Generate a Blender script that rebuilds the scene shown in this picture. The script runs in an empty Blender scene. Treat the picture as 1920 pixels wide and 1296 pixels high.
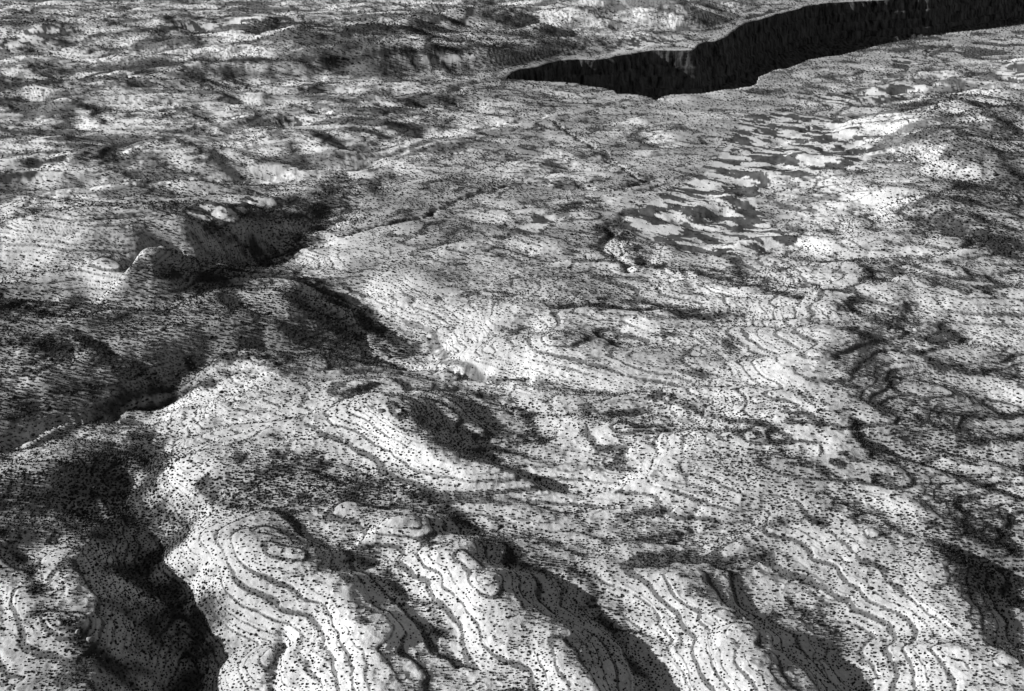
import bpy, math, time
import numpy as np
from mathutils import Vector
T0 = time.time()
R = math.radians
# ---------------------------------------------------------------- camera, sky, sun, exposure
CAM_H = 440.0          # metres above the plain
PITCH = 25.5           # degrees below the horizontal
FPX = 2059.0           # focal length in photograph pixels (1920 wide)
SUN_EL, SUN_AZ = 20.0, 10.0   # light travels towards +x, turned SUN_AZ towards +y
scene = bpy.context.scene
C = scene.collection
cd = bpy.data.cameras.new('camera'); cam = bpy.data.objects.new('camera', cd); C.objects.link(cam)
cam.location = (0, 0, CAM_H); cam.rotation_euler = (R(90 - PITCH), 0, 0)
cd.sensor_width = 36; cd.lens = 36 * FPX / 1920; cd.clip_start = 1; cd.clip_end = 200000
scene.camera = cam
w = bpy.data.worlds.new('World'); scene.world = w; w.use_nodes = True
nt = w.node_tree; nt.nodes.clear()
sky = nt.nodes.new('ShaderNodeTexSky'); sky.sky_type = 'NISHITA'; sky.sun_disc = False
sky.sun_elevation = R(SUN_EL)
bw = nt.nodes.new('ShaderNodeRGBToBW'); bg = nt.nodes.new('ShaderNodeBackground'); wo = nt.nodes.new('ShaderNodeOutputWorld')
nt.links.new(sky.outputs[0], bw.inputs[0]); nt.links.new(bw.outputs[0], bg.inputs[0]); nt.links.new(bg.outputs[0], wo.inputs[0])
bg.inputs[1].default_value = 0.05
sl = bpy.data.lights.new('sun', 'SUN'); so = bpy.data.objects.new('sun', sl); C.objects.link(so)
sl.energy = 5.0; sl.angle = R(0.5); sl.color = (1, 1, 1)       # the photograph is black and white: neutral light
d = Vector((math.cos(R(SUN_EL)) * math.cos(R(SUN_AZ)), math.cos(R(SUN_EL)) * math.sin(R(SUN_AZ)), -math.sin(R(SUN_EL))))
so.rotation_euler = d.to_track_quat('-Z', 'Y').to_euler()
sky.sun_rotation = math.atan2(-d.x, -d.y)                     # sky measures from +y, clockwise
so.location = (0, 0, 600)
vs = scene.view_settings; scene.display_settings.display_device = 'sRGB'
vs.view_transform = 'Standard'; vs.look = 'None'; vs.gamma = 1; vs.use_curve_mapping = False; vs.exposure = 0.36
scene.render.engine = 'CYCLES'; scene.cycles.max_bounces = 4; scene.cycles.diffuse_bounces = 1
# ---------------------------------------------------------------- plan geometry helpers
sp, cp = math.sin(R(PITCH)), math.cos(R(PITCH))
def plan(px, py, z=0.0):
    """where the sight line through a photo pixel meets height z: plan x, y"""
    a = (np.asarray(px, float) - 960) / FPX; b = (np.asarray(py, float) - 648) / FPX
    dx, dy, dz = a, cp - b * sp, -sp - b * cp
    t = (z - CAM_H) / dz
    return dx * t, dy * t
def onland(px, py):
    """where the sight line through a photo pixel meets the solved land"""
    px = np.asarray(px, float); py = np.asarray(py, float)
    a = (px - 960) / FPX; b = (py - 648) / FPX; dx, dy, dz = a, cp - b * sp, -sp - b * cp
    t0 = (75 - CAM_H) / dz; t1 = np.minimum((-50 - CAM_H) / dz, 5100 / dy); k = np.linspace(0, 1, 500)[:, None]; T = t0 + (t1 - t0) * k
    over = CAM_H + dz * T - samp(Z, dx * T, dy * T); hit = np.argmax(over < 0, 0); hit = np.where((over < 0).any(0), hit, 499)
    t = T[hit, np.arange(len(px))]
    return dx * t, dy * t, CAM_H + dz * t
def dense(pts, step=0.3, land=False):
    """polyline of (px, py[, z]) -> dense world samples x, y, z, every ~step of a solve cell"""
    pts = np.array([p if len(p) == 3 else (p[0], p[1], 0.0) for p in pts], float); pts[:, 2] *= np.interp(pts[:, 1], [150, 300, 480, 600, 900], [1.6, 1.25, 1.25, 1.5, .76])
    if land: x, y, pts[:, 2] = onland(pts[:, 0], pts[:, 1])
    else: x, y = plan(pts[:, 0], pts[:, 1], pts[:, 2])
    # smooth the line (Catmull-Rom in plan)
    P = np.stack([x, y, pts[:, 2]], 1)
    Q = np.vstack([2 * P[0] - P[1], P, 2 * P[-1] - P[-2]])
    out = []
    for i in range(len(P) - 1):
        p0, p1, p2, p3 = Q[i], Q[i + 1], Q[i + 2], Q[i + 3]
        L = np.hypot(*(p2 - p1)[:2]); rr = math.hypot(*p1[:2])
        n = max(2, int(L / (rr * DU * step)))
        t = np.linspace(0, 1, n, endpoint=False)[:, None]
        out.append(.5 * ((2 * p1) + (-p0 + p2) * t + (2 * p0 - 5 * p1 + 4 * p2 - p3) * t ** 2 + (-p0 + 3 * p1 - 3 * p2 + p3) * t ** 3))
    out.append(P[-1:]); o = np.vstack(out)
    return o[:, 0], o[:, 1], o[:, 2]
# ---- gradient noise
def _h(ix, iy, seed):
    n = (ix.astype(np.int64) * 374761393 + iy.astype(np.int64) * 668265263 + seed * 362437) & 0xffffffff
    n = ((n ^ (n >> 13)) * 1274126177) & 0xffffffff
    return (n ^ (n >> 16)) & 0xffffffff
def pn(x, y, seed=0):
    x = np.asarray(x, np.float64); y = np.asarray(y, np.float64)
    ix = np.floor(x); iy = np.floor(y); fx = (x - ix).astype(np.float32); fy = (y - iy).astype(np.float32)
    ix = ix.astype(np.int64); iy = iy.astype(np.int64)
    u = fx * fx * fx * (fx * (fx * 6 - 15) + 10); v = fy * fy * fy * (fy * (fy * 6 - 15) + 10)
    def g(a, b, dx, dy):
        ang = _h(a, b, seed).astype(np.float32) * np.float32(2 * math.pi / 4294967296)
        return np.cos(ang) * dx + np.sin(ang) * dy
    n00 = g(ix, iy, fx, fy); n10 = g(ix + 1, iy, fx - 1, fy); n01 = g(ix, iy + 1, fx, fy - 1); n11 = g(ix + 1, iy + 1, fx - 1, fy - 1)
    return ((n00 * (1 - u) + n10 * u) * (1 - v) + (n01 * (1 - u) + n11 * u) * v) * 1.5
def fbm(x, y, s, octs=4, seed=0, gain=.5):
    o = 0; a = 1
    for k in range(octs):
        o = o + a * pn(x / s + k * 17.3, y / s - k * 9.1, seed + k); s = s / 2.03; a *= gain
    return o
def sm(a, b, x):
    t = np.clip((x - a) / (b - a), 0, 1); return t * t * (3 - 2 * t)
# ---------------------------------------------------------------- the lie of the land (traced crests and valleys)
# (px, py, height in metres): crests
RIDGE = [
 # foreground, left to right
 [(180,972,16),(150,1010,28),(132,1050,34),(140,1090,34),(155,1125,34),(165,1165,34),(175,1230,34),(185,1330,34)],
 [(-150,1060,36),(-60,1000,34),(0,985,30),(30,1000,18)],
 [(-160,960,30),(-20,900,26),(60,872,20),(150,850,8)],
 [(330,1012,16),(430,1006,30),(540,1032,38),(620,1082,40),(668,1150,38),(690,1230,34),(710,1330,34)],
 [(470,968,24),(600,955,30),(720,968,36),(800,1000,40),(870,1052,42),(935,1105,44),(1010,1165,44),(1080,1240,44),(1130,1340,42)],
 [(1150,1062,20),(1250,1070,30),(1320,1105,38),(1385,1165,42),(1430,1230,44),(1455,1320,44)],
 [(1600,470,30),(1560,560,35),(1580,600,37),(1572,660,36),(1545,720,35),(1540,780,34),(1490,822,35),(1560,872,40),(1640,925,38),(1690,990,37),(1725,1070,36),(1765,1150,36),(1805,1240,36),(1840,1340,36)],
 [(250,820,2),(300,850,14),(420,860,20),(560,850,20)],
 [(280,930,0),(340,900,10),(380,905,14),(450,930,14)],
 [(560,740,10),(690,728,26),(735,762,32),(775,820,36),(850,862,36),(930,885,34),(990,915,30)],
 [(1000,790,12),(1090,782,22),(1190,800,26),(1290,815,30),(1400,822,34)],
 [(1050,915,14),(1180,870,26),(1290,850,32),(1400,850,36),(1490,850,40)],
 [(1100,965,14),(1200,925,24),(1300,895,32),(1420,880,38),(1540,885,44)],
 [(1380,1010,20),(1480,985,30),(1600,985,36),(1690,1000,38)],
 [(1180,1150,8),(1200,1090,14),(1240,1075,26)],
 [(640,890,10),(760,905,22),(860,930,26),(960,960,24),(1050,985,16)],
 # lobes left of the long crest
 [(940,590,6),(1050,575,14),(1180,590,18),(1330,620,24),(1480,620,34),(1560,610,42)],
 [(1050,545,6),(1150,530,12),(1280,540,16),(1400,555,20),(1500,560,30)],
 [(880,650,4),(1000,635,12),(1120,650,16),(1280,680,22),(1400,690,28),(1530,690,38)],
 [(960,735,8),(1100,745,16),(1260,760,22),(1400,755,30),(1530,760,38)],
 [(1080,505,4),(1250,500,10),(1400,505,14),(1520,520,26)],
 [(1330,470,6),(1450,480,14),(1560,500,24),(1680,520,40)],
 # spurs right of the long crest
 [(1600,560,37),(1690,520,40),(1800,560,36),(1930,590,30),(2050,600,26)],
 [(1590,640,36),(1700,640,34),(1820,660,30),(1940,665,25)],
 [(1560,705,35),(1680,705,33),(1800,730,28),(1940,735,23)],
 [(1580,800,34),(1700,790,32),(1820,800,26),(1940,790,22)],
 [(1700,905,46),(1800,880,34),(1940,860,22)],
 [(1740,960,44),(1840,970,32),(1950,960,22)],
 [(1740,1040,48),(1850,1030,34),(1960,1040,22)],
 # right hills
 [(1780,180,30),(1830,170,44),(1900,190,36),(2000,190,24)],
 [(1640,215,14),(1720,225,26),(1790,260,40),(1860,280,40),(1960,300,30)],
 [(1480,330,10),(1580,330,20),(1680,350,30),(1780,390,38),(1900,440,34),(2000,460,24)],
 [(1520,410,12),(1640,420,22),(1740,440,32),(1830,480,36),(1940,520,24)],
 # left middle hills
 [(-80,430,20),(20,420,26),(110,405,34),(190,398,42),(250,402,36),(320,392,24),(420,388,14),(520,385,8),(600,378,2)],
 [(-20,515,2),(100,500,12),(160,475,26),(210,460,36),(245,462,38),(262,438,46),(330,418,38),(400,410,26),(470,414,14),(560,415,4)],
 [(262,440,46),(235,480,40),(215,520,28),(190,560,10)],
 [(-60,560,18),(60,545,14),(160,560,8),(260,575,4)],
 [(-60,640,16),(100,620,12),(240,620,4),(350,640,0)],
 [(200,640,2),(330,618,6),(480,600,8),(560,560,10),(540,520,6)],
 [(-40,720,2),(120,690,6),(300,680,6),(340,652,10),(430,648,12),(525,650,12),(640,650,4)],
 # upper left
 [(-60,215,18),(60,225,16),(160,255,8)],
 [(180,260,4),(270,262,14),(310,250,26),(360,268,6)],
 [(60,310,4),(130,285,20),(210,300,10)],
 [(220,320,4),(270,285,16),(310,280,10)],
 [(560,225,4),(630,215,10),(700,240,8)],
 [(-60,345,6),(80,340,4)],
 # far left tablelands behind the escarpment
 [(-80,138,26),(60,142,26),(200,134,26),(330,118,28),(450,108,28),(560,106,28),(700,100,28),(860,88,26),(1000,84,20),(1080,78,10)],
 [(-60,30,30),(120,40,34),(300,34,30),(460,26,24)],
 [(420,60,26),(520,48,40),(640,44,44),(740,36,40),(850,20,30),(930,4,40)],
 [(1080,6,30),(1130,28,16),(1180,60,4)],
 [(1180,-20,40),(1290,4,34),(1350,30,8)],
 [(1000,40,26),(1060,64,10),(1130,80,2)],
]
VALLEY = [
 # the big wash and its gorges
 [(690,300,-2),(640,340,-6),(615,380,-8),(605,425,-14),(560,455,-20),(500,488,-24),(440,508,-22),(340,522,-14),(230,570,-8),(100,590,-6),(-60,600,-6)],
 [(540,500,-8),(600,530,-12),(650,565,-18),(700,605,-20),(760,645,-20),(830,675,-18),(800,700,-22),(650,692,-20),(520,692,-20),(400,712,-24),(300,752,-26),(180,800,-28),(0,850,-32),(-160,890,-34)],
 [(400,718,-24),(330,750,-24),(245,812,-24),(290,880,-24),(245,950,-26),(325,1003,-26),(240,1075,-28),(335,1125,-28),(372,1190,-30),(352,1290,-32),(340,1420,-34)],
 [(-100,985,4),(60,960,2),(150,950,-8),(240,955,-24)],
 [(-120,1200,14),(-40,1130,14),(30,1085,14),(52,1040,14),(58,1000,12)],[(-150,1330,14),(-60,1300,16),(20,1290,18)],
 [(560,975,10),(650,1030,12),(720,1080,12),(780,1128,12),(835,1192,12),(850,1250,22),(860,1340,26)],
 [(700,905,14),(830,940,16),(900,985,14),(940,1025,14),(1030,1058,14),(1095,1078,12),(1115,1130,8),(1165,1200,4),(1225,1290,0),(1280,1400,-4)],
 [(1090,985,10),(1180,1025,14),(1300,1040,16),(1400,1075,14),(1490,1120,13),(1560,1170,10),(1588,1225,7),(1600,1330,6)],
 [(1130,1010,10),(1240,1010,14),(1340,995,18),(1450,970,26),(1540,965,36)],
 [(1590,1230,2),(1680,1245,22),(1780,1235,40)],
 [(600,870,10),(760,890,14),(850,915,16),(920,940,12),(990,960,10),(1110,1010,8)],
 [(880,710,-6),(930,740,0),(985,778,4),(1012,830,6),(985,850,8),(930,852,12)],
 [(985,778,4),(1080,760,8),(1200,780,12),(1330,800,20),(1440,818,32)],
 [(1010,845,6),(1100,850,12),(1240,830,20),(1360,838,30)],
 [(850,695,-12),(930,715,-2),(1060,710,4),(1200,720,10),(1340,730,20),(1500,725,34)],
 [(850,660,-8),(880,610,0),(960,620,2),(1080,610,8),(1240,640,12),(1400,655,20),(1540,650,36)],
 [(800,560,0),(960,565,2),(1100,560,4),(1250,578,8),(1390,592,14),(1500,585,26)],
 [(940,540,0),(1060,520,2),(1180,520,4),(1330,525,6),(1440,540,10),(1520,550,22)],
 [(1500,548,22),(1430,530,10),(1300,490,4),(1200,470,2),(1170,430,0)],
 [(1380,450,4),(1480,465,10),(1600,480,24),(1700,492,30)],
 [(1650,590,32),(1760,610,26),(1940,640,19)],
 [(1640,675,30),(1750,690,24),(1940,700,17)],
 [(1630,745,29),(1760,765,22),(1940,765,15)],
 [(1620,850,32),(1700,862,22),(1780,838,18),(1940,815,13)],
 [(1740,935,32),(1840,930,24),(1950,910,18)],
 [(1730,995,44),(1840,1005,22),(1960,1015,8)],
 [(1770,1080,42),(1850,1110,26),(1960,1120,10)],
 [(1560,250,4),(1650,290,10),(1740,320,18),(1850,350,14),(1960,370,4)],
 [(1700,170,4),(1760,215,14),(1860,225,16),(1960,230,10)],
 [(1600,380,12),(1700,400,18),(1800,450,16),(1900,490,10)],
 [(-60,530,-2),(60,522,-2),(130,520,0),(220,560,-2)],
 [(150,450,22),(230,440,24),(310,430,26)],
 [(-60,385,2),(100,375,4),(260,372,4),(420,362,0),(560,350,-4),(660,320,-4)],
 [(290,530,-4),(360,485,4),(440,458,0),(520,440,-8)],
 [(592,1120,30),(588,1148,24),(530,1206,18),(462,1226,10),(400,1215,-6),(372,1200,-24)],[(530,1210,18),(566,1252,14),(600,1310,8)],[(440,1092,26),(400,1102,18),(350,1112,4)],
 # plain margins held near zero
 [(-80,400,4),(0,378,2),(150,345,0),(400,328,0),(600,303,0),(700,275,0),(850,250,0),(960,225,0),(1040,205,0)],
 [(-80,165,2),(150,170,2),(350,160,2),(600,150,2),(800,140,2),(930,140,1)],
 [(-80,98,12),(200,92,12),(420,86,14),(640,80,10),(760,74,10),(900,60,8),(1040,50,6),(1120,90,1)],
 [(-80,12,16),(300,4,14),(700,0,12),(1000,-6,10)],
 [(1160,45,2),(1220,70,1),(1300,88,1)],
 [(1400,30,4),(1300,60,2)],
]
FLAT = [  # spots held at a height: rims of the canyon and the open plain
 [(945,150),(1060,159),(1150,180),(1230,188),(1290,182),(1410,162),(1500,126),(1640,92),(1800,65),(1920,50),(2060,36)],
 [(900,160),(1000,190),(1100,200),(1250,205),(1400,190),(1560,150),(1740,110),(1950,80)],
 [(930,140),(975,127),(1060,112),(1130,105),(1200,92),(1290,90),(1310,82),(1355,68),(1378,48),(1440,28),(1520,6),(1640,-14),(1800,-24)],
 [(1040,205),(1000,260),(900,300),(800,340),(720,420),(640,500)],
 [(1060,230),(1150,300),(1215,335),(1100,380),(950,350),(850,385),(760,412),(640,445)],
 [(1220,340),(1170,420),(1100,440),(900,430),(760,470),(800,530)],
 [(1250,220),(1330,260),(1280,320),(1360,290),(1450,240),(1560,190)],
 [(1220,400),(1300,350),(1400,290),(1500,260)],
 [(1200,440),(1350,440),(1460,400)],
]
NEAR_RIM = [(945,148),(1000,152),(1060,155),(1140,160),(1158,175),(1192,177),(1230,184),(1258,178),(1290,178),(1340,171),(1408,159),(1418,154),(1422,143),(1450,132),(1500,119),(1512,112),(1560,104),(1620,92),(1642,84),(1700,73),(1780,61),(1860,52),(1920,44),(2000,33),(2150,14),(2400,-14)]
FAR_RIM = [(945,146),(958,136),(976,131),(1010,124),(1050,114),(1075,112),(1085,111),(1112,111),(1118,111),(1160,103),(1205,95),(1222,93),(1252,93),(1298,93),(1306,86),(1322,78),(1340,76),(1358,71),(1370,60),(1388,48),(1405,41),(1440,32),(1470,22),(1500,14),(1524,8),(1560,4),(1620,0),(1680,-3),(1740,-6),(1790,-16),(1900,-30),(2050,-42),(2400,-60)]
GULLY = [  # (line, depth, half width in metres)
 ([(1040,228),(1075,252),(1105,272),(1140,292),(1168,312),(1214,336)], 5, 4),
 ([(1214,336),(1175,350),(1090,352),(1000,345),(940,350),(890,362),(840,385),(760,412),(700,424),(640,440),(600,448),(560,462)], 5, 4),
 ([(1240,410),(1190,395),(1160,412),(1150,430)], 3, 6),
 ([(945,146),(900,152),(850,168),(790,176)], 7, 8),
 ([(1060,225),(1120,205),(1180,195),(1235,186)], 5, 6),
 ([(1040,205),(1000,225),(940,238),(870,262),(800,280),(720,298),(640,312)], 3, 4),
 ([(30,392),(110,362),(240,344),(380,338),(520,326),(660,305)], 3, 4),
 ([(1390,290),(1450,275),(1520,240)], 3, 6),
 ([(1290,88),(1250,78),(1200,60),(1150,48),(1090,40)], 5, 8),
 ([(850,690),(880,700),(930,712),(1000,716)], 6, 5),
 ([(1160,430),(1140,455),(1150,480),(1180,500)], 5, 6),
 ([(1740,108),(1742,92),(1790,84)], 5, 5),
 ([(1580,150),(1620,134),(1690,128)], 5, 5),
 ([(530,1200),(545,1250),(560,1310)], 4, 4),
 ([(560,560),(640,600),(700,650),(760,690)], 5, 8),
 ([(480,690),(380,705),(260,760),(120,790),(0,830)], 6, 6),
]
# dark fine soil in the washes, between bright mottles (outlines)
DARK = [
 [(1165,405),(1240,370),(1330,320),(1370,270),(1400,225),(1480,210),(1570,225),(1640,280),(1610,310),(1520,325),(1440,330),(1410,370),(1440,420),(1480,450),(1400,475),(1280,470),(1200,440)],
 [(1540,180),(1640,165),(1700,150),(1740,165),(1640,190),(1560,200)],
 [(1880,120),(1930,118),(1930,150),(1890,150),(1870,140)],
 [(300,48),(400,40),(560,28),(560,40),(400,54),(300,60)],
 [(0,80),(30,72),(60,52),(120,50),(60,84),(0,100)],
 [(350,392),(470,372),(520,374),(440,400),(360,408)],
 [(230,640),(240,636),(250,640),(240,646)],
 [(520,232),(560,224),(570,232),(540,240)],
 [(750,110),(900,98),(930,92),(880,112),(760,118)],
 [(1040,116),(1150,98),(1180,82),(1220,70),(1290,66),(1290,72),(1220,84),(1190,96),(1110,108)],
 [(970,430),(1010,410),(1040,400),(1040,412),(1000,440)],
 [(1690,110),(1700,108),(1720,120),(1700,124)],
]
# pale bare sand where few bushes grow (outlines)
PALE = [
 [(1430,340),(1500,325),(1600,335),(1660,370),(1640,405),(1560,420),(1470,420),(1440,380)],
 [(1560,210),(1640,200),(1700,215),(1730,250),(1700,275),(1640,260),(1590,235)],
 [(-60,430),(0,420),(70,430),(130,445),(90,490),(0,512),(-60,510)],
 [(680,560),(720,550),(780,560),(830,590),(780,600),(720,590)],
 [(760,840),(860,850),(960,890),(1030,920),(960,960),(860,930),(780,890)],
 [(240,1150),(330,1090),(330,1160)],
]
# brush-choked draws, dark broken ledges and some painted slope shade: (line, half width in metres, strength)
BRUSH_SHADE = [
 ([(1060,575),(1140,572),(1250,580),(1390,592)], 9, 1), ([(930,715),(1000,715),(1200,736),(1330,770),(1450,806)], 5, .8),
 ([(1000,775),(1170,792),(1300,803),(1420,815),(1520,862),(1600,930),(1650,965)], 5, .8),
 ([(1090,930),(1095,985),(1150,1012),(1240,1005),(1340,990),(1500,975),(1560,960)], 5, .9),
 ([(790,940),(870,975),(925,1010),(960,1045),(1050,1060)], 7, 1), ([(480,905),(600,925),(700,900),(790,920)], 10, .7),
 ([(430,900),(520,880),(600,860)], 9, .6), ([(380,905),(410,945),(470,950)], 7, .8),
 ([(1370,1008),(1480,1078),(1560,1160),(1600,1238),(1750,1236)], 3, .8), ([(1395,1000),(1500,1075),(1590,1170)], 2, .8),
 ([(1165,430),(1185,470),(1250,500),(1400,535),(1500,556)], 9, .9), ([(1370,475),(1395,515),(1450,540)], 9, .8),
 ([(1450,500),(1480,520),(1560,545)], 5, .7), ([(1560,480),(1620,500),(1650,530)], 7, .8),
 ([(640,340),(615,390),(605,425),(550,465),(500,490),(430,508)], 16, 1), ([(440,508),(340,515),(260,500)], 10, .8),
 ([(600,540),(660,580),(700,615),(780,650)], 12, 1), ([(560,560),(620,600),(700,640),(760,670)], 14, .6),
 ([(0,856),(100,822),(200,790),(300,750),(400,716)], 8, 1), ([(200,760),(300,735),(360,730)], 14, .7),
 ([(245,812),(290,880),(250,950),(325,1003),(240,1075),(335,1125),(372,1190),(352,1290)], 13, 1),
 ([(180,800),(230,860),(190,920),(230,980)], 16, .5), ([(160,990),(230,1030),(210,1080),(280,1120),(300,1200),(280,1290)], 18, .5),
 ([(0,708),(60,700),(90,688)], 5, .9), ([(0,560),(60,580),(150,590)], 12, .7), ([(0,640),(100,650),(200,640)], 12, .6), ([(0,770),(120,750),(260,720)], 14, .6),
 ([(345,672),(400,676),(440,670)], 6, 1), ([(430,680),(480,668),(528,672)], 6, 1),
 ([(560,520),(640,560),(660,590)], 8, .9),
 ([(660,1040),(780,1120),(835,1192)], 5, .9), ([(900,1010),(1000,1050),(1095,1076)], 5, .9), ([(1100,1080),(1112,1130),(1165,1205),(1225,1290)], 6, 1), ([(1480,1128),(1560,1172),(1588,1240)], 6, 1),
 ([(900,735),(960,760),(985,782),(1012,830)], 7, .9), ([(780,770),(800,800),(870,840),(950,850)], 14, .4),
 ([(1600,620),(1700,650),(1760,690),(1920,705)], 6, .8), ([(1600,560),(1640,600),(1700,640)], 14, .25), ([(1620,700),(1680,735),(1760,768),(1920,775)], 5, .8),  # the wide line paints in shade of the right spurs
 ([(1600,800),(1640,850),(1700,866),(1790,842),(1920,822)], 7, .9), ([(1640,820),(1700,840),(1760,830)], 16, .3), ([(1760,940),(1860,965),(1920,975)], 5, .8), ([(1740,980),(1830,1008),(1920,1034)], 5, 1), ([(1800,1050),(1860,1100),(1920,1120)], 14, .6),  # the wide lines paint in shade of slopes right of the crest
 ([(0,238),(60,250),(150,258)], 6, .9), ([(0,322),(100,306),(200,300),(260,280),(310,262)], 9, .9), ([(60,305),(120,298)], 10, .9), ([(190,205),(300,212),(400,228)], 6, .8), ([(380,240),(400,255)], 6, .8), ([(660,240),(700,248),(730,258)], 8, 1), ([(440,285),(500,300),(520,285)], 5, .8),
 ([(0,158),(60,156),(105,150)], 16, .8), ([(60,146),(140,142),(220,130)], 9, .9), ([(120,134),(220,124),(330,119),(450,112),(560,113),(700,104),(860,92),(950,88)], 12, 1),
 ([(230,128),(235,140)], 8, .8), ([(340,124),(345,134)], 8, .8), ([(450,118),(455,134)], 9, .8), ([(505,118),(510,130)], 9, .8), ([(600,112),(610,128)], 9, .8), ([(660,108),(668,124)], 9, .8), ([(740,104),(750,118)], 9, .8), ([(380,120),(386,130)], 7, .8),
 ([(0,84),(60,74),(150,80),(300,62),(480,38),(640,22),(800,10)], 9, .7), ([(640,58),(700,46),(760,50)], 40, 1), ([(470,60),(530,40),(620,52)], 18, .8), ([(780,36),(860,24),(940,14)], 14, .7), ([(880,8),(920,2)], 30, .8),
 ([(20,34),(60,26),(120,28)], 14, .7), ([(1060,44),(1080,60),(1120,74)], 10, .7), ([(1230,16),(1290,34),(1340,46)], 14, .8), ([(1300,8),(1350,18)], 10, .7), ([(960,34),(1000,52),(1060,60),(1100,84)], 9, .7), ([(880,60),(960,58),(1040,84)], 22, .5),
 ([(960,405),(1000,425),(940,450)], 9, .6), ([(1060,395),(1090,382),(1110,378)], 10, .8), ([(1160,415),(1150,440)], 10, .7),
 ([(940,540),(950,555)], 8, .9),
 ([(1700,205),(1740,190),(1790,185),(1830,195),(1900,198)], 16, 1), ([(1740,205),(1800,225),(1850,240)], 16, .6), ([(1780,260),(1800,290),(1840,310),(1920,340)], 16, .9), ([(1680,290),(1740,305),(1770,290)], 12, .7), ([(1720,250),(1780,270)], 14, .6), ([(1880,330),(1930,350)], 20, 1),  # right hills: brush, with their black shade painted in
 ([(1740,400),(1800,425),(1870,455),(1930,480)], 20, 1), ([(1690,375),(1760,385)], 10, .7),  # right hills again, hill shade painted in with the brush
 ([(1640,490),(1700,500),(1660,475)], 12, .5), ([(1390,170),(1440,178),(1520,185)], 6, .8), ([(1440,195),(1520,200),(1560,195)], 6, .7), ([(1520,232),(1600,262),(1650,280)], 6, .7), ([(1440,370),(1480,388),(1520,392)], 5, .9),
 ([(1210,340),(1190,345)], 10, .8), ([(1045,232),(1100,268),(1150,300),(1214,335)], 4, 1), ([(1210,338),(1170,350),(1000,346),(940,350),(850,385),(760,412),(640,440)], 4, .9),
 ([(940,146),(960,150)], 12, 1), ([(1745,106),(1742,94),(1790,84)], 4, .9),
 ([(480,925),(500,932)], 7, 1), ([(1572,714),(1608,722)], 4, .8), ([(1485,735),(1530,745),(1545,790),(1535,800)], 4, .5), ([(640,575),(700,600)], 8, .8),
 ([(10,1000),(40,1050),(80,1110)], 6, .9), ([(60,1150),(150,1180),(200,1240),(250,1280)], 9, .8),
 ([(1320,630),(1360,640),(1380,655)], 7, .8), ([(1240,625),(1290,632)], 6, .6), ([(1290,690),(1340,700)], 5, .7),
 ([(830,380),(900,365),(950,350)], 6, .6), ([(620,345),(640,380),(600,400)], 16, .7), ([(400,430),(480,470),(540,450)], 10, .5), ([(460,400),(560,410)], 12, .6),
]
# smooth sandy wash beds and tracks: (line, half width in metres, albedo)
WASH = [
 ([(0,156),(100,148),(230,129),(330,120),(450,113),(560,113),(700,104),(860,92),(950,88)], 8, .05), ([(640,62),(700,48),(775,52)], 20, .05), ([(480,60),(530,44),(620,50)], 9, .06), ([(0,160),(100,153)], 12, .06),
 ([(0,238),(60,250),(150,258)], 5, .05), ([(190,285),(250,268),(312,262)], 8, .06), ([(60,306),(110,297)], 9, .05), ([(0,333),(60,326)], 8, .06), ([(660,241),(700,248),(730,259)], 6, .05), ([(820,40),(880,22),(925,4)], 12, .05),
 ([(0,86),(60,74),(130,62)], 8, .07), ([(170,68),(260,56),(330,50)], 7, .1), ([(1230,14),(1290,32),(1345,44)], 7, .06), ([(180,402),(250,404)], 3, .08), ([(540,236),(600,228)], 4, .1), ([(1010,60),(1060,62),(1130,82)], 8, .08),
 ([(1180,410),(1230,385),(1330,330),(1385,270),(1410,228),(1480,214),(1560,224)], 9, .08), ([(1200,440),(1260,455),(1340,440),(1430,440)], 8, .08), ([(1420,235),(1480,275),(1530,300)], 8, .08), ([(1890,126),(1925,135)], 16, .09), ([(1550,196),(1640,190),(1720,180)], 6, .1), ([(1560,182),(1620,165)], 8, .1),
 ([(1545,226),(1600,262),(1660,282)], 5, .14), ([(1440,372),(1480,390),(1530,396)], 4, .1), ([(1070,330),(1000,345)], 3, .1),
 ([(835,678),(810,650),(770,628),(720,600),(670,565),(610,530),(540,498)], 2.6, .26),
 ([(850,690),(800,697),(700,694),(600,691),(520,690),(430,698),(360,720),(280,752),(190,790)], 2.4, .26),
 ([(540,494),(580,510),(640,545),(690,590)], 3, .34),
 ([(835,670),(820,640),(790,615),(760,600)], 3, .2), ([(840,676),(880,695),(930,712)], 4, .2),
 ([(1160,-4),(1184,16),(1166,34),(1146,50)], 9, .3), ([(0,389),(100,362),(240,345),(400,334),(560,320),(680,291),(780,262),(880,240),(1000,222),(1040,214)], 7, .58),
 ([(1060,232),(1130,205),(1235,190)], 5, .3), ([(560,330),(700,300),(830,262),(960,232)], 4, .56),
 ([(1478,838),(1560,890),(1640,960),(1690,1020)], 1.2, .6), ([(1550,600),(1562,640),(1540,690),(1530,730)], 3, .3),
 ([(960,135),(1060,112),(1150,98),(1200,80)], 9, .32), ([(940,150),(860,166),(760,180),(640,200)], 6, .35),
 ([(1240,410),(1180,392),(1150,420)], 5, .14), ([(960,440),(1010,412),(1060,402)], 6, .16),
]
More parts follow.
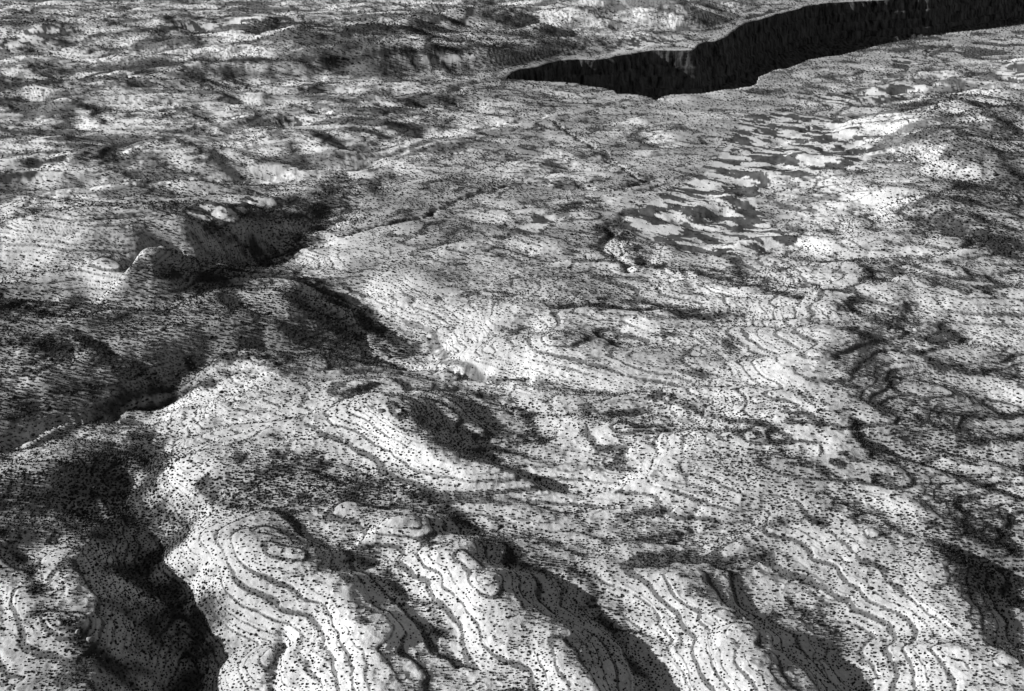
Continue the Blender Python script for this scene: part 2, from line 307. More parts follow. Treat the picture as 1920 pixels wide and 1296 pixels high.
# ground under thick brush, darker soil and some painted slope shade: (outline, strength)
THICK_SHADE = [
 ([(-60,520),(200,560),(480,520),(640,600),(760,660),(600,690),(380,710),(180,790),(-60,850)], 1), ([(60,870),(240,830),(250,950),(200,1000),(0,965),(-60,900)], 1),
 ([(400,880),(560,860),(760,890),(820,940),(600,960),(430,950)], .6), ([(1720,180),(1930,170),(1930,490),(1800,460),(1730,390),(1770,300)], .9),  # last outline: brush on the right hills plus their shade painted in
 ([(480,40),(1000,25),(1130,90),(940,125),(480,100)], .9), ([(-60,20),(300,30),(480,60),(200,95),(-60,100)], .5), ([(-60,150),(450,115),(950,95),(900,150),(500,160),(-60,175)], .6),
 ([(700,150),(940,160),(900,240),(720,260),(640,230)], .5), ([(640,340),(860,300),(1000,340),(800,400),(640,430)], .4), ([(1620,560),(1760,600),(1930,680),(1930,860),(1640,850),(1600,740)], .15),  # last outline paints in shade of the right spurs
 ([(300,280),(500,300),(600,420),(450,510),(280,510),(300,420),(120,400),(60,390)], .5), ([(1720,950),(1930,980),(1930,1150),(1800,1130)], .6), ([(960,560),(1100,400),(1200,440),(1300,560),(1100,580)], .3),  # middle outline paints in the crest's shaded right side
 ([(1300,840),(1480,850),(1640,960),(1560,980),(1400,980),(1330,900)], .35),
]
# ---------------------------------------------------------------- solve the land surface on a log-polar plan grid
DU = 0.0032
TH0, TH1 = -0.80, 0.80
LR0, LR1 = math.log(240.0), math.log(5200.0)
NT = int((TH1 - TH0) / DU) // 16 * 16; NR = int((LR1 - LR0) / DU) // 16 * 16
def to_uv(x, y):
    return (np.arctan2(x, y) - TH0) / (TH1 - TH0) * NT, (np.log(np.hypot(x, y)) - LR0) / (LR1 - LR0) * NR
def samp(G, x, y):
    u, v = to_uv(x, y); u = np.clip(u - .5, 0, NT - 1.001); v = np.clip(v - .5, 0, NR - 1.001)
    i = u.astype(int); j = v.astype(int); fu = u - i; fv = v - j
    return (G[j, i] * (1 - fu) + G[j, i + 1] * fu) * (1 - fv) + (G[j + 1, i] * (1 - fu) + G[j + 1, i + 1] * fu) * fv
cons = []
for grp, wgt in ((RIDGE, 1.), (VALLEY, 1.), (FLAT, 1.)):
    for L in grp:
        x, y, z = dense(L); u, v = to_uv(x, y); cons.append(np.stack([u, v, z, np.full_like(z, wgt)], 1))
cons = np.vstack(cons)
def raster(nt_, nr_):
    f = nt_ / NT
    i = np.clip((cons[:, 0] * f).astype(int), 0, nt_ - 1); j = np.clip((cons[:, 1] * f).astype(int), 0, nr_ - 1)
    ok = (cons[:, 0] >= 0) & (cons[:, 0] < NT) & (cons[:, 1] >= 0) & (cons[:, 1] < NR)
    i, j, z = i[ok], j[ok], cons[ok, 2]
    s = np.zeros((nr_, nt_)); n = np.zeros((nr_, nt_)); np.add.at(s, (j, i), z); np.add.at(n, (j, i), 1)
    return n > 0, s / np.maximum(n, 1)
def up2(a):
    b = np.repeat(np.repeat(a, 2, 0), 2, 1); return blur(b, 1)
def blur(a, n):
    for _ in range(n):
        p = np.pad(a, 1, mode='edge'); a = (p[:-2, 1:-1] + p[2:, 1:-1] + 2 * p[1:-1, 1:-1]) / 4
        p = np.pad(a, 1, mode='edge'); a = (p[1:-1, :-2] + p[1:-1, 2:] + 2 * p[1:-1, 1:-1]) / 4
    return a
Z = None
for lev in (16, 8, 4, 2, 1):
    nt_, nr_ = NT // lev, NR // lev
    m, c = raster(nt_, nr_)
    Z = np.full((nr_, nt_), 4.0) if Z is None else up2(Z)
    for _ in range({16: 900, 8: 300, 4: 150, 2: 80, 1: 40}[lev]):
        Z[m] = c[m]
        p = np.pad(Z, 1, mode='edge'); Z = (p[:-2, 1:-1] + p[2:, 1:-1] + p[1:-1, :-2] + p[1:-1, 2:]) * .25
    Z[m] = c[m]
Z5 = blur(Z, 5); Z60 = blur(Z5, 55); kf = sm(math.log(700.), math.log(1300.), (np.arange(NR) + .5) / NR * (LR1 - LR0) + LR0)[:, None]
Z = Z60 * (1 - kf) + blur(Z5, 10) * kf
uu = (np.arange(NT) + .5) / NT * (TH1 - TH0) + TH0; vv = np.exp((np.arange(NR) + .5) / NR * (LR1 - LR0) + LR0)
RR = vv[:, None] + 0 * uu[None]; GX = RR * np.sin(uu)[None]; GY = RR * np.cos(uu)[None]
print('solve', round(time.time() - T0, 1), Z.shape)
def dist_to(L, cap, wig=0.):
    """distance (m) from the cells near a polyline; returns the window and the distances in it"""
    x, y, z = dense(L, 1.5, True)
    if wig: x = x + wig * fbm(x, y, 45, 3, 401); y = y + wig * fbm(x, y, 45, 3, 411)
    u, v = to_uv(x, y); rmin = np.hypot(x, y).min(); k = int(cap / (rmin * DU)) + 2
    i0, i1 = max(0, int(u.min()) - k), min(NT, int(u.max()) + k); j0, j1 = max(0, int(v.min()) - k), min(NR, int(v.max()) + k)
    if i1 <= i0 or j1 <= j0: return None, None
    W = (slice(j0, j1), slice(i0, i1)); D = np.full(GX[W].shape, 1e9)
    for a, c in zip(x, y): np.minimum(D, (GX[W] - a) ** 2 + (GY[W] - c) ** 2, out=D)
    return W, np.sqrt(D)
def inpoly(P, X, Y, land=False):
    px, py = np.array([p[0] for p in P], float), np.array([p[1] for p in P], float)
    x, y = onland(px, py)[:2] if land else plan(px, py)
    ins = np.zeros(X.shape, bool); n = len(x)
    for a in range(n):
        b = (a + 1) % n
        c = ((y[a] > Y) != (y[b] > Y)); xs = (x[b] - x[a]) * (Y - y[a]) / (y[b] - y[a] + 1e-12) + x[a]
        ins ^= c & (X < xs)
    return ins
# plain-ness: where the ground is traced flat keep relief low
RIMM = np.zeros(Z.shape); 
for L in FLAT:
    x, y, _ = dense(L, 1.0); u, v = to_uv(x, y); ok = (u >= 0) & (u < NT) & (v >= 0) & (v < NR)
    RIMM[v[ok].astype(int), u[ok].astype(int)] = 1
RIMM = blur(RIMM, 60); RIMM = np.clip(RIMM * 30, 0, 1)
# mid-size hummocks and draws between the traced ones
wx = fbm(GX, GY, 160, 2, 5) * 40; wy = fbm(GX, GY, 160, 2, 9) * 40
ridn = 1 - np.abs(fbm((GX + wx) * .5 + GY * .25, (GY + wy), 80, 3, 21)) * 1.6
big = fbm((GX + wx) * .5, GY + wy, 62, 4, 31, .5)
far = sm(900, 2400, RR)
amp = (1 - .75 * RIMM) * (1 + .5 * far)
Z = Z + far * (1 - .8 * RIMM) * 4.5 * fbm(GX * .28 + GY * .1, GY, 46, 4, 83, .55)
Z = Z + amp * (.6 + .4 * sm(700, 1200, RR)) * (6.5 * big + 7.5 * (ridn - .5)) + far * (1 - .85 * RIMM) * 4 * fbm(GX * .4, GY, 200, 3, 77)
# ---- water works on it: drainage area spreads downhill, beds cut down
def erode(Z, rounds, K):
    cw = RR * DU                                    # cell size in metres
    offs = [(-1, 0, 1), (1, 0, 1), (0, -1, 1), (0, 1, 1), (-1, -1, 1.414), (-1, 1, 1.414), (1, -1, 1.414), (1, 1, 1.414)]
    A = cw ** 2 * np.ones_like(Z); H, W = Z.shape
    jj, ii = np.mgrid[0:H, 0:W]; er = np.random.RandomState(3)
    for rd in range(rounds):
        P = np.pad(Z, 1, mode='edge'); S = np.full(Z.shape, 0.0); best = np.full(Z.shape, -1)
        for k, (a, b, l) in enumerate(offs):
            s = (Z - P[1 + a:H + 1 + a, 1 + b:W + 1 + b]) / (l * cw) * (1 + .5 * er.rand(H, W)); g = s > S; S[g] = s[g]; best[g] = k
        rj = jj.copy(); ri = ii.copy()
        for k, (a, b, l) in enumerate(offs):
            g = best == k; rj[g] += a; ri[g] += b
        rj = np.clip(rj, 0, H - 1); ri = np.clip(ri, 0, W - 1)
        rec = (rj * W + ri).ravel(); mv = (best >= 0).ravel()
        for _ in range(40 if rd == 0 else 12):
            A = (cw ** 2) + np.bincount(rec[mv], weights=A.ravel()[mv], minlength=H * W).reshape(H, W)
        cut = K * np.sqrt(np.clip(A - 600, 0, 2e5)) * S
        drop = Z - Z.ravel()[rec].reshape(H, W)
        Z = Z - np.minimum(np.minimum(cut, .22), .6 * np.maximum(drop, 0))
        L4 = (P[:-2, 1:-1] + P[2:, 1:-1] + P[1:-1, :-2] + P[1:-1, 2:]) * .25
        Z = Z + .06 * (L4 - Z)
    return Z, A
Z, A = erode(Z, 20, .07); Z = blur(Z, 2)
print('erode', round(time.time() - T0, 1))
for L, dep, hw in GULLY:
    W, D = dist_to(L, hw * 4 + 10, 9.)
    if W is None: continue
    hw2 = np.maximum(hw, RR[W] * DU * .6)
    Z[W] -= dep * np.exp(-(D / hw2) ** 2)
BR = np.zeros(Z.shape)
for L, hw, st in BRUSH_SHADE:
    W, D = dist_to(L, hw * 2.5 + 8, 5.)
    if W is None: continue
    hw2 = np.maximum(hw * (.72 if hw < 10 else 1), RR[W] * DU * .5)
    st *= float(np.interp(np.mean([p[1] for p in L]), [780, 950], [1, .72])) if np.mean([p[0] for p in L]) > 420 else 1
    BR[W] = np.maximum(BR[W], st * np.exp(-(D / hw2) ** 2 * .7))
WS = np.zeros(Z.shape); WA = np.full(Z.shape, .4)
for L, hw, al in WASH:
    W, D = dist_to(L, hw * 2.5 + 8, 3.)
    if W is None: continue
    hw2 = np.maximum(hw, RR[W] * DU * .45); m_ = np.exp(-(D / hw2) ** 2 * .7)
    WA[W] = np.where(m_ > np.maximum(WS[W], .08), al, WA[W]); WS[W] = np.maximum(WS[W], m_)
# masks on the solve grid
DK = np.zeros(Z.shape, bool)
for P in DARK: DK |= inpoly(P, GX, GY, True)
DK = blur(DK.astype(float), 3)
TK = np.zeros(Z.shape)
for P, st in THICK_SHADE: TK = np.maximum(TK, st * inpoly(P, GX, GY, True))
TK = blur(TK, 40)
PL = np.zeros(Z.shape, bool)
for P in PALE: PL |= inpoly(P, GX, GY, True)
PL = blur(PL.astype(float), 6)
CAN = list(NEAR_RIM) + list(FAR_RIM)[::-1]
P2 = np.pad(Z, 1, mode='edge'); LAP = (P2[:-2, 1:-1] + P2[2:, 1:-1] + P2[1:-1, :-2] + P2[1:-1, 2:]) - 4 * Z
LAP = blur(LAP / (RR * DU) , 2)                      # >0 in hollows
FLOW = blur(np.log10(A + 1), 1)
# ---------------------------------------------------------------- strata: the beds the slopes are cut through
rs = np.random.RandomState(7)
lv = [-80.0]
while lv[-1] < 140: lv.append(lv[-1] + rs.choice([1.5, 2.3, 3.4, 5.0], p=[.25, .3, .25, .2]) * rs.uniform(.8, 1.2))
lv = np.array(lv); hard = rs.uniform(.25, 1, len(lv)); wid = rs.uniform(.05, .12, len(lv))
lf = np.cumsum(np.concatenate([[-80], rs.exponential(1.0, 260) + .35])); hf = rs.uniform(0, 1, len(lf)) ** 2
def thin_beds(z):
    k = np.clip(np.searchsorted(lf, z) - 1, 0, len(lf) - 2); return hf[k] * np.exp(-((z - lf[k] - .25) / .2) ** 2); hard[0] = 0
def strata(z, x, y):
    """returns terraced height, ledge mask"""
    zz = z + .010 * x + .004 * y + 1.0 * fbm(x, y, 80, 2, 91) + .4 * fbm(x, y, 16, 3, 95)
    k = np.clip(np.searchsorted(lv, zz) - 1, 0, len(lv) - 2); b = lv[k]; g = lv[k + 1] - b; f = (zz - b) / g
    h = hard[k] * np.clip(.95 + .9 * fbm(x, y, 60, 2, 97), 0, 1.1)
    e = 1 - .22                                         # the riser: last 22 % of each bed
    st = np.where(f < e, f * (1 - .62) / e, (1 - .62) + (f - e) * .62 / (1 - e))
    f2 = f + (st - f) * np.clip(h * .8, 0, 1)
    led = np.clip(h, 0, 1) * np.exp(-((f - .84) / (wid[k] * (.8 + np.minimum(np.hypot(x, y), 4000) / 2200))) ** 2)
    return z + (f2 - f) * g, led, h
def canyon_side(x, y):
    return inpoly(CAN, x, y)
FLOOR = -205.0
def surface(x, y, detail=True, canyon=True):
    r = np.hypot(x, y); rc = np.minimum(r, 5000)
    z = samp(Z, x, y); rm = samp(RIMM, x, y)
    if detail:
        z = z + (1 - .6 * rm) * (.5 * fbm(x, y, 26, 3, 51))
    z, led, h = strata(z, x, y)
    if detail: z = z - (1 - .6 * rm) * .9 * np.abs(fbm(x, y, 19, 3, 53, .6))
    z = z + .10 * pn(x / 1.9, y / 1.9, 61) + .22 * led * pn(x / 1.3, y / 1.3, 63) * 2
    if canyon: z = np.where(canyon_side(x, y), FLOOR + 12 * fbm(x, y, 120, 3, 71), z)
    return z, led, h
# ---------------------------------------------------------------- materials
def mat(name):
    m = bpy.data.materials.new(name); m.use_nodes = True; n = m.node_tree
    b = n.nodes['Principled BSDF']; b.inputs['Roughness'].default_value = .95; b.inputs['Specular IOR Level'].default_value = .1
    return m, n, b
def nd(n, t, **k):
    o = n.nodes.new(t)
    for a, v in k.items():
        if a in ('op',): o.operation = v
        else: setattr(o, a, v)
    return o
def ground_mat(name):
    m, n, b = mat(name); Lk = n.links.new
    tc = nd(n, 'ShaderNodeNewGeometry')
    at = nd(n, 'ShaderNodeAttribute', attribute_name='albedo')
    n1 = nd(n, 'ShaderNodeTexNoise'); n1.inputs['Scale'].default_value = .9; n1.inputs['Detail'].default_value = 4; n1.inputs['Roughness'].default_value = .65
    Lk(tc.outputs['Position'], n1.inputs['Vector'])
    mr = nd(n, 'ShaderNodeMapRange'); mr.inputs[1].default_value = .3; mr.inputs[2].default_value = .7; mr.inputs[3].default_value = .78; mr.inputs[4].default_value = 1.18
    Lk(n1.outputs[0], mr.inputs[0])
    mu = nd(n, 'ShaderNodeMath', op='MULTIPLY'); Lk(at.outputs['Fac'], mu.inputs[0]); Lk(mr.outputs[0], mu.inputs[1])
    Lk(mu.outputs[0], b.inputs['Base Color'])
    bp = nd(n, 'ShaderNodeBump'); bp.inputs['Strength'].default_value = .5; bp.inputs['Distance'].default_value = .5
    Lk(n1.outputs[0], bp.inputs['Height']); Lk(bp.outputs[0], b.inputs['Normal'])
    return m
M_GROUND = ground_mat('pale_desert_soil')
def rock_mat(name, lo, hi, vert=True):
    m, n, b = mat(name); Lk = n.links.new
    g = nd(n, 'ShaderNodeNewGeometry'); mp = nd(n, 'ShaderNodeVectorMath', op='MULTIPLY'); mp.inputs[1].default_value = (.10, .10, .022) if vert else (.5, .5, .8)
    Lk(g.outputs['Position'], mp.inputs[0])
    n1 = nd(n, 'ShaderNodeTexNoise'); n1.inputs['Scale'].default_value = 1; n1.inputs['Detail'].default_value = 6; n1.inputs['Roughness'].default_value = .6
    Lk(mp.outputs[0], n1.inputs['Vector'])
    mr = nd(n, 'ShaderNodeMapRange'); mr.inputs[1].default_value = .35; mr.inputs[2].default_value = .65; mr.inputs[3].default_value = lo; mr.inputs[4].default_value = hi
    Lk(n1.outputs[0], mr.inputs[0]); Lk(mr.outputs[0], b.inputs['Base Color'])
    bp = nd(n, 'ShaderNodeBump'); bp.inputs['Strength'].default_value = .9; bp.inputs['Distance'].default_value = 3 if vert else .3
    Lk(n1.outputs[0], bp.inputs['Height']); Lk(bp.outputs[0], b.inputs['Normal'])
    return m
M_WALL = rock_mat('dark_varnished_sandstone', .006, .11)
M_ROCK = rock_mat('grey_boulder_rock', .12, .35, False)
def bush_mat():
    m, n, b = mat('dark_bush_foliage'); Lk = n.links.new
    g = nd(n, 'ShaderNodeNewGeometry'); n1 = nd(n, 'ShaderNodeTexNoise'); n1.inputs['Scale'].default_value = .35
    Lk(g.outputs['Position'], n1.inputs['Vector'])
    mr = nd(n, 'ShaderNodeMapRange'); mr.inputs[1].default_value = .3; mr.inputs[2].default_value = .7; mr.inputs[3].default_value = .012; mr.inputs[4].default_value = .05
    Lk(n1.outputs[0], mr.inputs[0]); Lk(mr.outputs[0], b.inputs['Base Color']); return m
M_BUSH = bush_mat()
# ---------------------------------------------------------------- ground mesh
def mesh_from(name, V, F, material, kind=None, smooth=False):
    me = bpy.data.meshes.new(name); V = np.ascontiguousarray(V, np.float32); F = np.ascontiguousarray(F, np.int32); k = F.shape[1]
    me.vertices.add(len(V)); me.vertices.foreach_set('co', V.ravel())
    me.loops.add(F.size); me.loops.foreach_set('vertex_index', F.ravel())
    me.polygons.add(len(F)); me.polygons.foreach_set('loop_start', np.arange(0, F.size, k, dtype=np.int32))
    if smooth: me.polygons.foreach_set('use_smooth', np.ones(len(F), bool))
    me.update(calc_edges=True); me.materials.append(material)
    o = bpy.data.objects.new(name, me); C.objects.link(o)
    if kind: o['kind'] = kind
    return o
def grid_faces(nr, ncol):
    a = np.arange(nr * ncol).reshape(nr, ncol)
    return np.stack([a[:-1, :-1], a[:-1, 1:], a[1:, 1:], a[1:, :-1]], -1).reshape(-1, 4)
th = np.concatenate([np.linspace(-1.45, -.66, 60, endpoint=False), np.linspace(-.66, .66, 1560, endpoint=False), np.linspace(.66, 1.45, 60)])
ph = np.concatenate([np.linspace(R(70), R(46), 60, endpoint=False), np.linspace(R(46), R(7.2), 1150, endpoint=False), np.geomspace(R(7.2), R(.35), 90)])
TH, PH = np.meshgrid(th, ph); GRr = CAM_H / np.tan(PH); X = GRr * np.sin(TH); Y = GRr * np.cos(TH)
Zs, LED, HH = surface(X, Y)
fade = sm(4200, 9000, GRr); Zs = Zs * (1 - fade) + fade * 20
# albedo of soil and rubble (ground colours, plus some slope shade painted in)
dk = samp(DK, X, Y); dkr = sm(.2, .6, dk); dk = sm(.42, .58, dk + 3.4 * (fbm((X - Y) * .3, (X + Y) * .75, 24, 5, 111, .6) - .10) * (dk > .02) * 1.0)
pl = samp(PL, X, Y)
fl = samp(FLOW, X, Y); rm = samp(RIMM, X, Y)
patch = fbm(X, Y, 130, 5, 121, .6); fine = fbm(X, Y, 9, 3, 131, .6)
alb = .58 + .18 * patch + .07 * fine
crumb = fbm(X, Y, 3.0, 3, 133, .75); rub = sm(.05, .65, LED * 1.7 + LED * (1.1 * crumb + .7 * fine))
alb = alb * (1 - .78 * rub)
thin = thin_beds(Zs + .5 * fbm(X, Y, 25, 3, 141)) * np.clip(.6 + fbm(X, Y, 70, 2, 143) * 1.4, 0, 1)
alb = alb * (1 - .85 * thin * (1 - rm))
alb = alb * (1 - .40 * sm(2.9, 4.2, fl) * (1 - .3 * pl))
alb = alb * (1 - .30 * rm * (.6 + fbm(X, Y, 60, 4, 151, .7)).clip(0, 1))
alb = alb + .12 * pl
tk_ = np.clip(samp(TK, X, Y) * (1 + 1.2 * fbm(X, Y * .8, 55, 4, 165, .6)), 0, 1); alb = alb * (1 - .45 * tk_); br_ = samp(BR, X, Y); brm = sm(.15, .95, br_ + (.4 + .35 * sm(700, 1300, GRr)) * fbm(X, Y, 26, 5, 161, .7) * (br_ > .03)); alb = alb * (1 - .86 * brm)  # thick brush and draws darken the soil, painted slope shade included
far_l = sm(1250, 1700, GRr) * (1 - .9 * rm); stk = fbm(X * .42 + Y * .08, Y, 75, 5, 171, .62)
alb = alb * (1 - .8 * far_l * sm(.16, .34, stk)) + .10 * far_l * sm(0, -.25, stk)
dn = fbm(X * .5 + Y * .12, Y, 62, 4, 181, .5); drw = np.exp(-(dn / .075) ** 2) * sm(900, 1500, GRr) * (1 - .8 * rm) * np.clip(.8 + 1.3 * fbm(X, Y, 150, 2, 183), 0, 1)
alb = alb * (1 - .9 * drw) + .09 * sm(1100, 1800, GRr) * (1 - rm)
ws = sm(.3, .7, samp(WS, X, Y) + (.25 + .2 * sm(1500, 2500, GRr)) * fbm(X, Y, 14 + 14 * sm(1500, 2500, GRr), 3, 173)); alb = alb * (1 - ws) + ws * (samp(WA, X, Y) * (1 + .5 * fine + .5 * fbm(X, Y, 3.5, 3, 187, .7)))
alb = alb * (1 - .8 * dkr) + .8 * dkr * .74
alb = alb * (1 - dk) + dk * (.085 + .05 * fbm(X * 2, Y, 30, 4, 163, .6))
alb = np.clip(alb, .04, .82)
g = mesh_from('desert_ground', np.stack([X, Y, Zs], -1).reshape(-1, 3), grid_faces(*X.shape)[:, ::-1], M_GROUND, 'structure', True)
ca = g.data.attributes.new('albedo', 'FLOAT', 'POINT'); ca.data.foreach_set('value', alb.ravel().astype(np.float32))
print('ground', round(time.time() - T0, 1), X.shape)
# ---------------------------------------------------------------- canyon walls: fluted cliff, ledge, talus
def curtain(name, line, side, material, top=-6):
    x, y = plan([a for a, b in line], [b for a, b in line])
    s = np.concatenate([[0], np.cumsum(np.hypot(np.diff(x), np.diff(y)))]); n = int(s[-1] / 3.0)
    q = np.linspace(0, s[-1], n); x = np.interp(q, s, x); y = np.interp(q, s, y)
    tx = np.gradient(blur(x[None], 3)[0]); ty = np.gradient(blur(y[None], 3)[0]); L = np.hypot(tx, ty) + 1e-9
    nx, ny = side * ty / L, -side * tx / L                 # into the canyon
    zt, _, _ = surface(x, y, canyon=False)
    prof = [(-16, .25), (-8, .35), (-2, .35), (1.5, -.8)] + [(2.5, -z_ * 2.5) for z_ in range(2, 37)] + [(6 + 7 * k, -94 - 5 * k) for k in range(24)]
    Vs = []
    for (dd, dz) in prof:
        if dz > 0: d_ = dd + 0 * x; zz = surface(x + nx * d_, y + ny * d_, canyon=False)[0] + dz
        else:
            dzl = np.full_like(q, dz)
            fl_ = 5 * np.abs(fbm(q, dzl * .2, 60, 4, 201, .6)) + 2.4 * np.clip(pn(q / 10, dzl / 40, 205), -.2, 1)
            bed = -dz + 5 * fbm(q, 0 * q, 160, 2, 207); fl_ = fl_ + 7 * sm(.15, .5, pn(q / 24, dzl * 0 + 3.3, 219)) * sm(0, 14, -dzl) * sm(60, 20, -dzl)
            lg = 5.0 * sm(30, 33, bed) + 4.0 * sm(52, 54, bed) + 7 * sm(74, 78, bed) + 1.2 * (np.floor(bed / 7))
            k_ = min(1, -dz / 5); scree = -dz > 92
            d_ = dd + (fl_ + lg) * k_ + (22 * fbm(q, dzl * 2, 90, 4, 211) if scree else 0); zz = np.where(dz > -20, zt, 0) + dz + (7 * fbm(q, dzl, 45, 3, 212) if scree else 0)
        Vs.append(np.stack([x + nx * d_, y + ny * d_, zz], -1))
    V = np.array(Vs); F = grid_faces(V.shape[0], V.shape[1])
    if side > 0: F = F[:, ::-1]
    return mesh_from(name, V.reshape(-1, 3), F, material, 'structure', False)
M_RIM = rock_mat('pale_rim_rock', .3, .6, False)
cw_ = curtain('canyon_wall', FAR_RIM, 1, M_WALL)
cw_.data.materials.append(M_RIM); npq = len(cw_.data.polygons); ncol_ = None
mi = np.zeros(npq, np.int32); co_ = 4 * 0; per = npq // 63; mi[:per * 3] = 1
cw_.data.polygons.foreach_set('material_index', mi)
# ---------------------------------------------------------------- boulders
def boulder(px, py, s, label, seed, grp=None):
    import bmesh
    bm = bmesh.new(); bmesh.ops.create_icosphere(bm, subdivisions=3, radius=1)
    v = np.array([p.co[:] for p in bm.verts]); f = np.array([[q.index for q in p.verts] for p in bm.faces]); bm.free()
    r_ = np.random.RandomState(seed)
    for _ in range(9):                                   # chip flat faces off the lump
        n_ = r_.normal(size=3); n_ /= np.linalg.norm(n_); d_ = v @ n_; c_ = r_.uniform(.55, .85)
        v = v - np.outer(np.maximum(d_ - c_, 0), n_)
    v = v * (1 + .08 * pn(v[:, 0] * 3 + seed, v[:, 1] * 3 + v[:, 2] * 2, seed))[:, None] * np.array([1.35, 1, .8]) * s
    o = mesh_from('boulder', v, f, M_ROCK); x, y, _ = onland([px], [py]); z = surface(x, y)[0]
    o.location = (x[0], y[0], z[0] + .25 * s); o.rotation_euler = (0, 0, r_.uniform(0, 3)); o['label'] = label; o['category'] = 'boulder'
    if grp: o['group'] = grp
boulder(715, 772, 2.6, 'large lone grey boulder on the pale slope left of the shadowed knoll at mid-height', 1)
G_ = 'boulders shed from the broken ledge at the near left'
for i_, (px, py, s, lb) in enumerate([(112, 1168, 2.2, 'grey boulder at the upper left end of the broken ledge at bottom left'), (146, 1186, 1.6, 'smaller boulder second along the broken ledge at bottom left'),
        (172, 1198, 2.4, 'biggest angular boulder in the middle of the broken ledge at bottom left'), (204, 1216, 1.5, 'boulder lowest and farthest right on the broken ledge at bottom left'), (88, 1188, 1.3, 'small boulder just below the upper left end of the bottom left ledge')]):
    boulder(px, py, s, lb, 10 + i_, G_)
# ---------------------------------------------------------------- bushes
rng = np.random.RandomState(11)
def bush_points():
    """an uneven lattice: bushes keep a distance from each other, wider apart the farther away"""
    rows = []; r = 400.0
    while r < 4300:
        s = math.sqrt(2.5 + 1.6 * (r / 500) ** 2)
        n = int(1.24 * r / s); u = -.62 + 1.24 * (np.arange(n) + rng.uniform(0, 1)) / n + rng.uniform(-.42, .42, n) * s / r
        rows.append(np.stack([u, r + rng.uniform(-.42, .42, n) * s])); r += s
    u, r = np.hstack(rows); return r * np.sin(u), r * np.cos(u), r
bx, by, br = bush_points()
jit = rng.uniform(0, 1, len(bx))
fl = samp(FLOW, bx, by); dkb = samp(DK, bx, by); plb = samp(PL, bx, by); rmb = samp(RIMM, bx, by); lapb = samp(LAP, bx, by)
bz, bl, bh = surface(bx, by)
pt = fbm(bx, by, 90, 4, 301, .6); pf = fbm(bx, by, 18, 2, 305)
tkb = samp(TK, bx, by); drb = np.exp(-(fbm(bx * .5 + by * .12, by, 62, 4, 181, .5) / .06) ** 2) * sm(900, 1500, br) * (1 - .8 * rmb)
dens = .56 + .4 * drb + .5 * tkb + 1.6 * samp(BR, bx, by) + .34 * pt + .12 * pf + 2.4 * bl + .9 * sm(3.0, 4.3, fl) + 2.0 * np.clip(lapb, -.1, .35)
dens = np.where(dkb > .4, .12, dens) * (1 - .75 * sm(.3, .7, samp(WS, bx, by))) * (1 - .45 * plb)
keep = (jit < np.clip(dens, .05, 1)) & ~canyon_side(bx, by)
bx, by, bz, br, tkb = bx[keep], by[keep], bz[keep], br[keep], tkb[keep]
size = np.exp(rng.normal(0, .27, len(bx))) * .44 * (br / 500) ** .58 * (1 + .35 * np.clip(samp(FLOW, bx, by) - 3.4, 0, 1.2) + .25 * samp(BR, bx, by) + .3 * tkb)
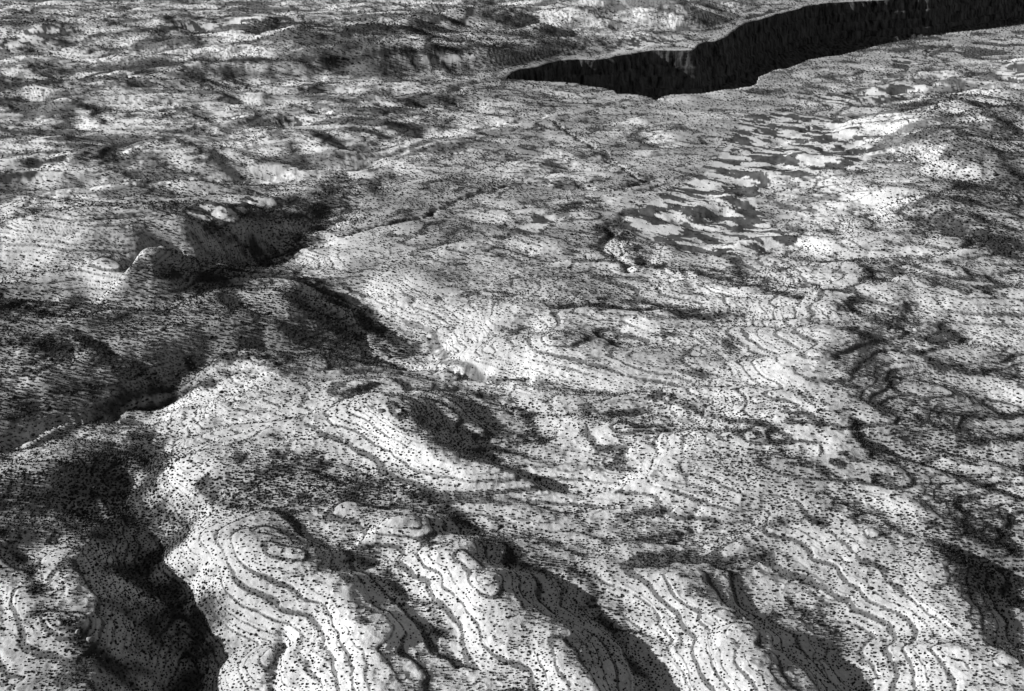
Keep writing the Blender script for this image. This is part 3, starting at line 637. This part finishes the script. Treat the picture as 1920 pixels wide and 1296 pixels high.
# photo position, to know which ones show largest
depth = by * cp + (CAM_H - bz) * sp; px_ = 960 + FPX * bx / depth; py_ = 648 - FPX * (by * sp - (CAM_H - bz) * cp) / depth
def ico(sub):
    import bmesh
    bm = bmesh.new(); bmesh.ops.create_icosphere(bm, subdivisions=sub, radius=1)
    v = np.array([p.co[:] for p in bm.verts]); f = np.array([[q.index for q in p.verts] for p in bm.faces]); bm.free(); return v, f
def oct_():
    v = np.array([(1, 0, 0), (0, 1, 0), (-1, 0, 0), (0, -1, 0), (.15, .1, 1.0), (.7, .7, .5), (-.7, -.6, .55)]) * 1.0
    f = np.array([(0, 5, 4), (5, 1, 4), (1, 2, 4), (2, 6, 4), (6, 3, 4), (3, 0, 4), (0, 1, 5), (2, 3, 6)]); return v, f
def scatter(name, x, y, z, s, proto, kind='stuff'):
    v, f = proto; n = len(x)
    out = np.empty((n, len(v), 3), np.float32); a = rng.uniform(0, 6.28, n); c, s_ = np.cos(a), np.sin(a)
    el = rng.uniform(.8, 1.45, n); jitv = 1 + rng.uniform(-.28, .28, (n, len(v)))
    lx = v[None, :, 0] * el[:, None] * jitv; ly = v[None, :, 1] * jitv
    out[:, :, 0] = x[:, None] + s[:, None] * (lx * c[:, None] - ly * s_[:, None])
    out[:, :, 1] = y[:, None] + s[:, None] * (lx * s_[:, None] + ly * c[:, None])
    out[:, :, 2] = z[:, None] + s[:, None] * (v[None, :, 2] * jitv * rng.uniform(.75, 1.2, n)[:, None] + .35)
    F = (f[None] + (np.arange(n) * len(v))[:, None, None]).reshape(-1, 3)
    return mesh_from(name, out.reshape(-1, 3), F, M_BUSH, kind)
score = size / br; onscreen = (px_ > 12) & (px_ < 1908) & (py_ > 20) & (py_ < 1286)
order = np.argsort(-(score + (onscreen - 1)))[:300]
ind = np.zeros(len(bx), bool); ind[order] = True
near = (br < 800) & ~ind; mid = ~near & ~ind
o = scatter('bushes', bx[near], by[near], bz[near], size[near], ico(1)); o['label'] = 'countless small dark bushes dotting the pale hillsides'; o['category'] = 'bushes'
o = scatter('distant_bushes', bx[mid], by[mid], bz[mid], size[mid], oct_()); o['label'] = 'distant dark bushes stippling the far desert ground'; o['category'] = 'bushes'
pv, pf_ = ico(2)
protos = []
for k in range(6):
    v = pv.copy(); lum = 1 + .22 * pn(v[:, 0] * 2.2 + k * 7, v[:, 1] * 2.2 + v[:, 2] * 1.7, 400 + k) + rng.uniform(-.12, .12, len(v))
    v = v * lum[:, None]; v[:, 2] = v[:, 2] * .8 + .3; v[:, 0] *= rng.uniform(.95, 1.4)
    o = mesh_from('bush', v, pf_, M_BUSH); protos.append(o.data); bpy.data.objects.remove(o)
for i in order:
    o = bpy.data.objects.new('bush', protos[rng.randint(6)]); C.objects.link(o)
    o.location = (bx[i], by[i], bz[i]); s = size[i]; o.scale = (s, s, s * rng.uniform(.75, 1.05)); o.rotation_euler = (0, 0, rng.uniform(0, 6.28))
    o['label'] = 'low dark desert bush casting a short shadow on the pale foreground hills'; o['category'] = 'bush'; o['group'] = 'bushes dotted over the nearest hills'
print('bushes', near.sum(), mid.sum(), round(time.time() - T0, 1))
